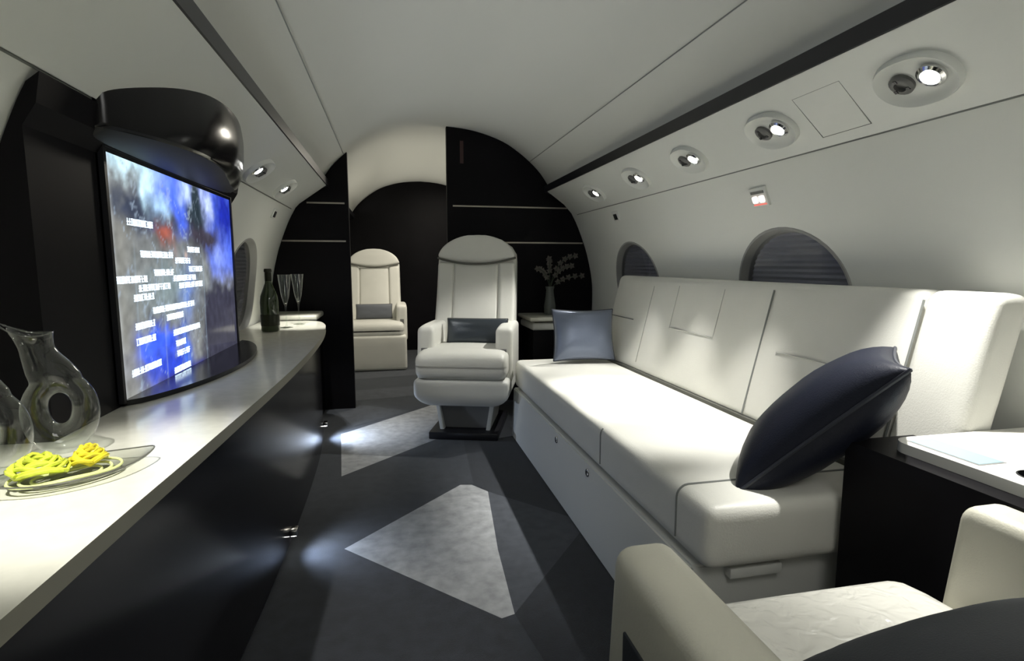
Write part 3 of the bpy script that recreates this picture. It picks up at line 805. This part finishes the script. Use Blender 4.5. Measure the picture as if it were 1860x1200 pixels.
fl = thing('flower_spray', 'dim dried flower spray standing in the grey vase', 'flowers', (0.74, 3.72, 0.80))
random.seed(11)
for a, h_, l_ in ((0.3, 0.26, 0.20), (2.9, 0.17, 0.09), (-0.2, 0.19, 0.16), (1.6, 0.24, 0.05), (0.1, 0.12, 0.24)):
    pts = [(l_ * math.cos(a) * (q / 7) ** 1.6, 0.25 * l_ * math.sin(a) * (q / 7), h_ * math.sin(PI / 2 * (q / 7)) ** 0.9) for q in range(8)]
    obj('stem', tube(pts, 0.0025, 5), M_stem, fl)
    for q in (3, 4, 5, 6, 7):
        bm = bmesh.new(); c = Vector(pts[q])
        for k_ in range(5):
            an = k_ * 2 * PI / 5 + q; d = Vector((math.cos(an), 0.3, math.sin(an))).normalized()
            s_ = Vector((-math.sin(an), 0, math.cos(an)))
            vs = [c, c + d * 0.012 + s_ * 0.009, c + d * 0.026 + Vector((0, -0.004, 0)), c + d * 0.012 - s_ * 0.009]
            vb_ = [bm.verts.new(p) for p in vs]; bm.faces.new(vb_)
            vc_ = [bm.verts.new(p + Vector((0, 0.0015, 0))) for p in vs]; bm.faces.new(vc_[::-1])
            for e in range(4): bm.faces.new([vb_[e], vb_[(e + 1) % 4], vc_[(e + 1) % 4], vc_[e]])
        obj('bloom', bm, M_petal, fl)

# ------------------------------------------------------------------ armchairs
def armchair(label, loc, rotz, W=0.31, az=0.67, sz=0.52, sf=-0.34, sb=0.17, arm_f=-0.22, arm_b=0.22, bh=1.175, lm=M_leather, arm_m=None, seat_m=None, skirt=False, inset=False, group=None, aw=0.05, bw=0.262):
    t = thing('armchair', label, 'armchair', loc, rotz, group)
    arm_m = arm_m or lm; seat_m = seat_m or lm
    if skirt:
        obj('skirt', rbox(0, -0.02, 0.17, W - 0.01, 0.29, 0.168, 0.03, 4), lm, t)
    else:
        obj('floor_rail', bbox(-0.2, 0.2, -0.26, 0.26, 0.0015, 0.045, 0.006), M_black, t)
        bm = bmesh.new(); box(bm, -0.125, 0.125, -0.16, 0.16, 0.045, 0.235)
        for v in bm.verts:
            if v.co.z > 0.2: v.co.x *= 1.25; v.co.y *= 1.15
        bmesh.ops.bevel(bm, geom=bm.edges[:], offset=0.006, segments=2, affect='EDGES')
        obj('pedestal', bm, M_grey, t)
        for s in (-1, 1):
            bm = bmesh.new(); box(bm, s * 0.13 - 0.012, s * 0.13 + 0.012, -0.20, 0.18, 0.012, 0.235)
            for v in bm.verts:
                if v.co.z > 0.2: v.co.x += s * 0.035
            bmesh.ops.bevel(bm, geom=bm.edges[:], offset=0.004, segments=2, affect='EDGES')
            obj('pedestal_cheek', bm, M_leather2, t)
        # tub-like shell under the seat
        def fn(x, y, z):
            k_ = 1 - 0.28 * max(0, -z / 0.08) ** 2
            return x * k_, y * (1 - 0.12 * max(0, -z / 0.08) ** 2), z
        obj('seat_shell', rbox(0, -0.03, sz - 0.235, W - 0.008, 0.30, 0.08, 0.03, 8, fn=fn), M_leather2, t)
    hy = (sb - sf) / 2
    def sfn(x, y, z):
        z2 = z - 0.018 * max(0, (-y - hy * 0.5) / (hy * 0.5)) ** 2 * (1 if z > 0 else 0)
        return x, y, z2
    hx = (W - 0.02) if not inset else (W - 2 * aw - 0.006)
    obj('seat_cushion', rbox(0, (sf + sb) / 2, sz - 0.078, hx if not skirt else W - 0.03, hy, 0.078, 0.045, 10, puff=0.012, fn=sfn), seat_m, t)
    # arms
    for s in (-1, 1):
        cx = s * (W - aw); hz = (az - (sz - 0.19)) / 2; cz = az - hz
        hya = (arm_b - arm_f) / 2
        def afn(x, y, z, hz=hz, hya=hya):
            k_ = (z + hz) / (2 * hz)
            return x, y + (0.035 * k_ * (-y / hya) if y < 0 else 0), z - (0.0 if inset else 0.012) * (1 if z > 0 else 0) * max(0, -y / hya) ** 3
        ar = obj('armrest', rbox(cx, (arm_f + arm_b) / 2, cz, aw, hya, hz, 0.028, 8, fn=afn), arm_m, t)
        if inset:
            bm = bbox(-0.0025, 0.0025, -0.30, 0.0, -0.10, 0.10, 0.002)
            o_ = obj('dark_side_inset', rbox(s * (W + 0.0005), (arm_f + arm_b) / 2 + 0.035, cz - 0.035, 0.003, hya * 0.78, hz * 0.62, 0.0025, 4), M_char, ar)
            bm.free()
        else:
            obj('control_panel', bbox(cx - 0.018, cx + 0.018, arm_f - 0.001, arm_f + 0.012, cz - 0.02, cz + 0.035, 0.002), M_grey, ar)
    # reclined backrest with an elliptical top
    zb = sz - 0.06; H = bh - zb
    def shape(x, y, z, z0, z1, we):
        # z measured from backrest bottom; we = width half
        ze = H - 0.155
        k_ = 1.0 if z < ze else math.sqrt(max(0.0, 1 - ((z - ze) / (H - ze + 1e-4)) ** 2))
        k_ = max(k_, 0.02)
        nar = 1 - 0.03 * z / H
        return x * k_ * nar, y + 0.13 + 0.20 * z / H + 0.03 * math.sin(PI * z / H), z
    hz = H / 2
    obj('backrest', rbox(0, 0.02, zb + hz, bw, 0.055, hz, 0.03, 14, fn=lambda x, y, z: (lambda p: (p[0], p[1], p[2] - hz))(shape(x, y, z + hz, 0, H, bw))), lm, t)
    # front pad with centre panel
    ph = (H - 0.18) / 2
    def pfn(x, y, z):
        zz2 = z + ph
        p = shape(x, y, zz2, 0, H, bw)
        yy2 = p[1] - 0.012 * (1 - (x / (bw * 0.55)) ** 2) * (y < 0) * (abs(x) < bw * .55)
        return p[0], yy2, p[2] - ph - 0.012 * (1 - (x / bw) ** 2) * (z > 0) 
    obj('back_pad', rbox(0, -0.026, zb + ph + 0.005, bw * 0.55, 0.02, ph, 0.014, 10, fn=pfn), lm, t)
    for s in (-1, 1):
        bf = lambda x, y, z, s=s: (lambda p: (p[0], p[1], p[2] - ph))(shape(x + s * bw * 0.775, y, z + ph, 0, H, bw))
        b_ = rbox(0, -0.028, zb + ph + 0.005, bw * 0.205, 0.026, ph, 0.02, 8, fn=bf)
        obj('side_bolster', b_, lm, t)
    # headrest cap above dark piping
    hh = 0.075
    zc0 = H - 0.145
    def hfn(x, y, z):
        p = shape(x, y, min(z + zc0 + hh, H - 0.004), 0, H, bw)
        zz2 = p[2]
        if z < 0: zz2 -= 0.040 * (1 - (x / bw) ** 2) * (-z / hh)
        return p[0] * 0.99, p[1], zz2 - zc0 - hh
    obj('headrest', rbox(0, -0.034, zb + zc0 + hh, bw, 0.032, hh, 0.02, 12, fn=hfn), lm, t)
    pts = []
    for i in range(17):
        x = -bw * 0.985 + 2 * bw * 0.985 * i / 16; z = zc0 - 0.040 * (1 - (x / bw) ** 2) - 0.002
        pts.append((x * (1 - 0.03 * z / H), 0.02 - 0.085 + 0.13 + 0.20 * z / H + 0.03 * math.sin(PI * z / H) + 0.022 * (x / bw) ** 8, zb + z))
    obj('piping', tube(pts, 0.0075, 6), M_pipe, t)
    z = 0.16
    obj('stitching', tube([(x, 0.02 - 0.070 + 0.13 + 0.20 * z / H + 0.03 * math.sin(PI * z / H) - 0.016 * (1 - (x / (bw * .55)) ** 2), zb + z) for x in [-0.12 + 0.24 * i / 8 for i in range(9)]], 0.003, 5), M_seam, t)
    return t
armchair('cream leather armchair facing the camera beyond the sofa end', (0.112, 3.28, 0), math.radians(-18), W=0.278, bw=0.262, az=0.65, bh=1.19)
armchair('cream armchair seen through the doorway beyond the left bulkhead', (-0.52, 5.55, 0), 0.0, skirt=True, az=0.62, sz=0.46, sf=-0.30, bh=1.16)
near = armchair('beige leather armchair in the near right corner, facing away', (0.310, 0.45, 0), PI, W=0.352, az=0.605, sz=0.445, sf=-0.345, sb=0.16, arm_f=-0.285, arm_b=0.20, bh=1.08, lm=M_beige, seat_m=M_crease, inset=True, aw=0.045)
# edge piping on the near seat
# dark cushions on the two chairs
pillow('lumbar_cushion', 0.37, 0.15, 0.07, M_slate, 'flat dark lumbar cushion on the far armchair seat', loc=(0.158, 3.290, 0.598), rot=(math.radians(78), 0, math.radians(-18)), pull=0.02, pw=0.3)
pillow('lumbar_cushion', 0.34, 0.14, 0.07, mat('blue_grey_cloth', (0.13, 0.14, 0.16), 0.6), 'blue grey lumbar cushion on the armchair seen through the doorway', loc=(-0.52, 5.50, 0.545), rot=(math.radians(80), 0, 0), pull=0.02, pw=0.3)
pillow('cushion', 0.50, 0.40, 0.16, M_char, 'dark cushion on the near armchair in the bottom right corner', loc=(0.40, 0.385, 0.52), rot=(math.radians(-12), math.radians(0), math.radians(4)), pull=0.02, pw=0.5)

# ------------------------------------------------------------------ bottle and flutes
bo = thing('champagne_bottle', 'dark green champagne bottle standing at the far end of the counter', 'bottle', (-0.955, 2.99, CT + 0.0005))
obj('bottle_glass', lathe([(0, 0), (0.040, 0.0), (0.044, 0.006), (0.0445, 0.15), (0.041, 0.18), (0.028, 0.215), (0.0175, 0.245), (0.0155, 0.262), (0, 0.262)], 32), M_green, bo)
obj('neck_foil', lathe([(0.0165, 0.255), (0.0160, 0.30), (0.0185, 0.302), (0.0185, 0.312), (0.016, 0.318), (0, 0.318)], 24), M_foil, bo)
obj('label', lathe([(0.0448, 0.03), (0.0452, 0.032), (0.0452, 0.085), (0.0448, 0.087)], 32), M_foil, bo)
def flute(lab, loc):
    t = thing('champagne_flute', lab, 'glass', loc, group='champagne flutes by the bottle')
    obj('bowl', lathe([(0.004, 0.118), (0.010, 0.13), (0.020, 0.17), (0.029, 0.24), (0.034, 0.285), (0.0330, 0.285), (0.0280, 0.24), (0.019, 0.17), (0.008, 0.133), (0, 0.128)], 28), M_thin, t)
    obj('stem', lathe([(0, 0.0), (0.033, 0.0), (0.033, 0.002), (0.008, 0.006), (0.004, 0.02), (0.0035, 0.09), (0.0055, 0.115), (0.004, 0.118), (0, 0.119)], 28), M_thin, t)
    return t
flute('clear champagne flute right behind the green bottle', (-0.905, 3.14, CT + 0.0005))
flute('clear champagne flute farther along, right of the other flute', (-0.865, 3.30, CT + 0.0005))

# ------------------------------------------------------------------ ring decanters
def decanter(lab, loc, rotz):
    """Flat upright teardrop with a hole through it and a slanted flared neck."""
    t = thing('ring_decanter', lab, 'decanter', loc, rotz, group='ring decanters on the counter'); t.scale = (0.80, 0.80, 0.93)
    # a ring and a broad leaning neck melted into one continuous hull
    bm = bmesh.new(); N = 40; n = 20; rings = []
    for i in range(N):
        a = 2 * PI * i / N; p = Vector((0.045 * math.sin(a), 0, 0.088 - 0.056 * math.cos(a))); d = (p - Vector((0, 0, 0.088))).normalized()
        r = 0.026 + 0.004 * math.cos(a)
        rings.append([bm.verts.new(p + d * math.cos(b) * r + Vector((0, 1, 0)) * math.sin(b) * r * 1.1) for b in [2 * PI * j / n for j in range(n)]])
    for i in range(N):
        A, B = rings[i], rings[(i + 1) % N]
        for j in range(n): bm.faces.new([A[j], A[(j + 1) % n], B[(j + 1) % n], B[j]])
    st = [(0.0, 0.136, 0.046, 0.026), (-0.006, 0.160, 0.048, 0.032), (-0.016, 0.185, 0.042, 0.032), (-0.026, 0.205, 0.035, 0.030), (-0.034, 0.222, 0.034, 0.030), (-0.040, 0.236, 0.040, 0.034), (-0.044, 0.246, 0.047, 0.040)]
    prev = None; first_ = None
    for (cx, cz, rx, ry) in st:
        tl = (cz - 0.136) / 0.11
        cur = [bm.verts.new((cx + rx * math.cos(b), ry * math.sin(b), cz - 0.010 * tl * math.cos(b) + (0.006 if tl > 0.9 else 0) * math.cos(2 * b))) for b in [2 * PI * j / 28 for j in range(28)]]
        if prev:
            for j in range(28): bm.faces.new([prev[j], prev[(j + 1) % 28], cur[(j + 1) % 28], cur[j]])
        else: bm.faces.new(cur[::-1])
        prev = cur
    bm.faces.new(prev)
    o = obj('hull', bm, M_thin, None)
    md = o.modifiers.new('r', 'REMESH'); md.mode = 'VOXEL'; md.voxel_size = 0.0026
    ms_ = o.modifiers.new('s', 'SMOOTH'); ms_.factor = 0.6; ms_.iterations = 10
    dg = bpy.context.evaluated_depsgraph_get(); me = bpy.data.meshes.new_from_object(o.evaluated_get(dg)); bpy.data.objects.remove(o)
    bm = bmesh.new(); bm.from_mesh(me)
    dead = [f for f in bm.faces if f.calc_center_median().z > 0.232 and f.normal.z > 0.75]
    bmesh.ops.delete(bm, geom=dead, context='FACES')
    body = [f for f in bm.faces if f.calc_center_median().z < 0.150]
    b2 = bm.copy()
    bmesh.ops.delete(bm, geom=[f for f in bm.faces if f.calc_center_median().z >= 0.165], context='FACES')
    bmesh.ops.delete(b2, geom=[f for f in b2.faces if f.calc_center_median().z < 0.165], context='FACES')
    o1 = obj('ring_body', bm, M_thin, t, angle=180); o2 = obj('flared_neck', b2, M_thin, t, angle=180)
    lip = [(-0.044 + 0.045 * math.cos(b), 0.038 * math.sin(b), 0.243 - 0.010 * math.cos(b) + 0.006 * math.cos(2 * b)) for b in [2 * PI * j / 28 for j in range(28)]]
    obj('lip', tube(lip, 0.0012, 6, closed=True), M_thin, t)
    return t
decanter('clear glass ring decanter beside the dark cabinet, right one', (-0.922, 1.10, CT + 0.001), math.radians(20))
decanter('clear glass ring decanter cut off by the left edge', (-0.955, 0.968, CT + 0.001), math.radians(20))

# ------------------------------------------------------------------ glass dish with lime and yellow curls
di = thing('glass_dish', 'clear pointed glass dish lying in front of the decanters', 'dish', (-0.845, 0.975, CT + 0.0015), math.radians(36))
bm = bmesh.new(); n = 40
def leaf(k_, z):
    out = []
    for q in range(n):
        a = 2 * PI * q / n; c, s_ = math.cos(a), math.sin(a)
        out.append(bm.verts.new((0.112 * k_ * c, 0.066 * k_ * s_ * (1 - 0.45 * abs(c) ** 3), z + 0.008 * abs(c) ** 4 * k_)))
    return out
rs = [leaf(0.55, 0.0), leaf(0.8, 0.004), leaf(1.0, 0.013), leaf(1.0, 0.016), leaf(0.8, 0.0075), leaf(0.55, 0.0035)]
for A, B in zip(rs[:-1], rs[1:]):
    for q in range(n): bm.faces.new([A[q], A[(q + 1) % n], B[(q + 1) % n], B[q]])
bm.faces.new(rs[0][::-1]); bm.faces.new(rs[-1])
obj('dish_bowl', bm, M_dish, di)
bm = bmesh.new()
obj('dish_rim', tube([(0.112 * math.cos(2 * PI * q / n), 0.066 * math.sin(2 * PI * q / n) * (1 - 0.45 * abs(math.cos(2 * PI * q / n)) ** 3), 0.0155 + 0.008 * abs(math.cos(2 * PI * q / n)) ** 4) for q in range(n)], 0.0012, 6, closed=True), mat('smoky_rim', (0.12, 0.12, 0.10), 0.2), di)
bm.free()
random.seed(5)
def curl(lab, x, y, r, m, z=0.012, turns=2.2, ph=0.0):
    t = thing('curled_ornament', lab, 'ornament', (-0.865 + x, 0.965 + y, CT + z), ph)
    for k_ in range(4):
        pts = []
        for i in range(34):
            a = turns * 2 * PI * i / 33 + k_ * PI / 2; rr = r * (0.30 + 0.70 * i / 33)
            pts.append((rr * math.cos(a), rr * math.sin(a) * 0.85, 0.0055 + 0.020 * (1 - i / 33) + 0.010 * abs(math.sin(a * 1.5 + k_))))
        obj('ribbon', tube(pts, 0.0036, 7), m, t)
lo = []
for k_ in range(3):
    a_, b_ = 0.072 - 0.014 * k_, 0.043 - 0.009 * k_
    obj('tinted_ripple', tube([(a_ * math.cos(2 * PI * q / 36) - 0.01, b_ * math.sin(2 * PI * q / 36) - 0.006, 0.0125 - 0.002 * k_ + 0.0015 * math.sin(6 * PI * q / 36)) for q in range(36)], 0.0022, 6, closed=True), M_pale, di)
curl('lime green curled glass ornament in the dish, left one', -0.020, -0.006, 0.040, M_lime)
curl('yellow curled glass ornament in the dish, right one', 0.032, 0.030, 0.026, M_yel, ph=1.0)
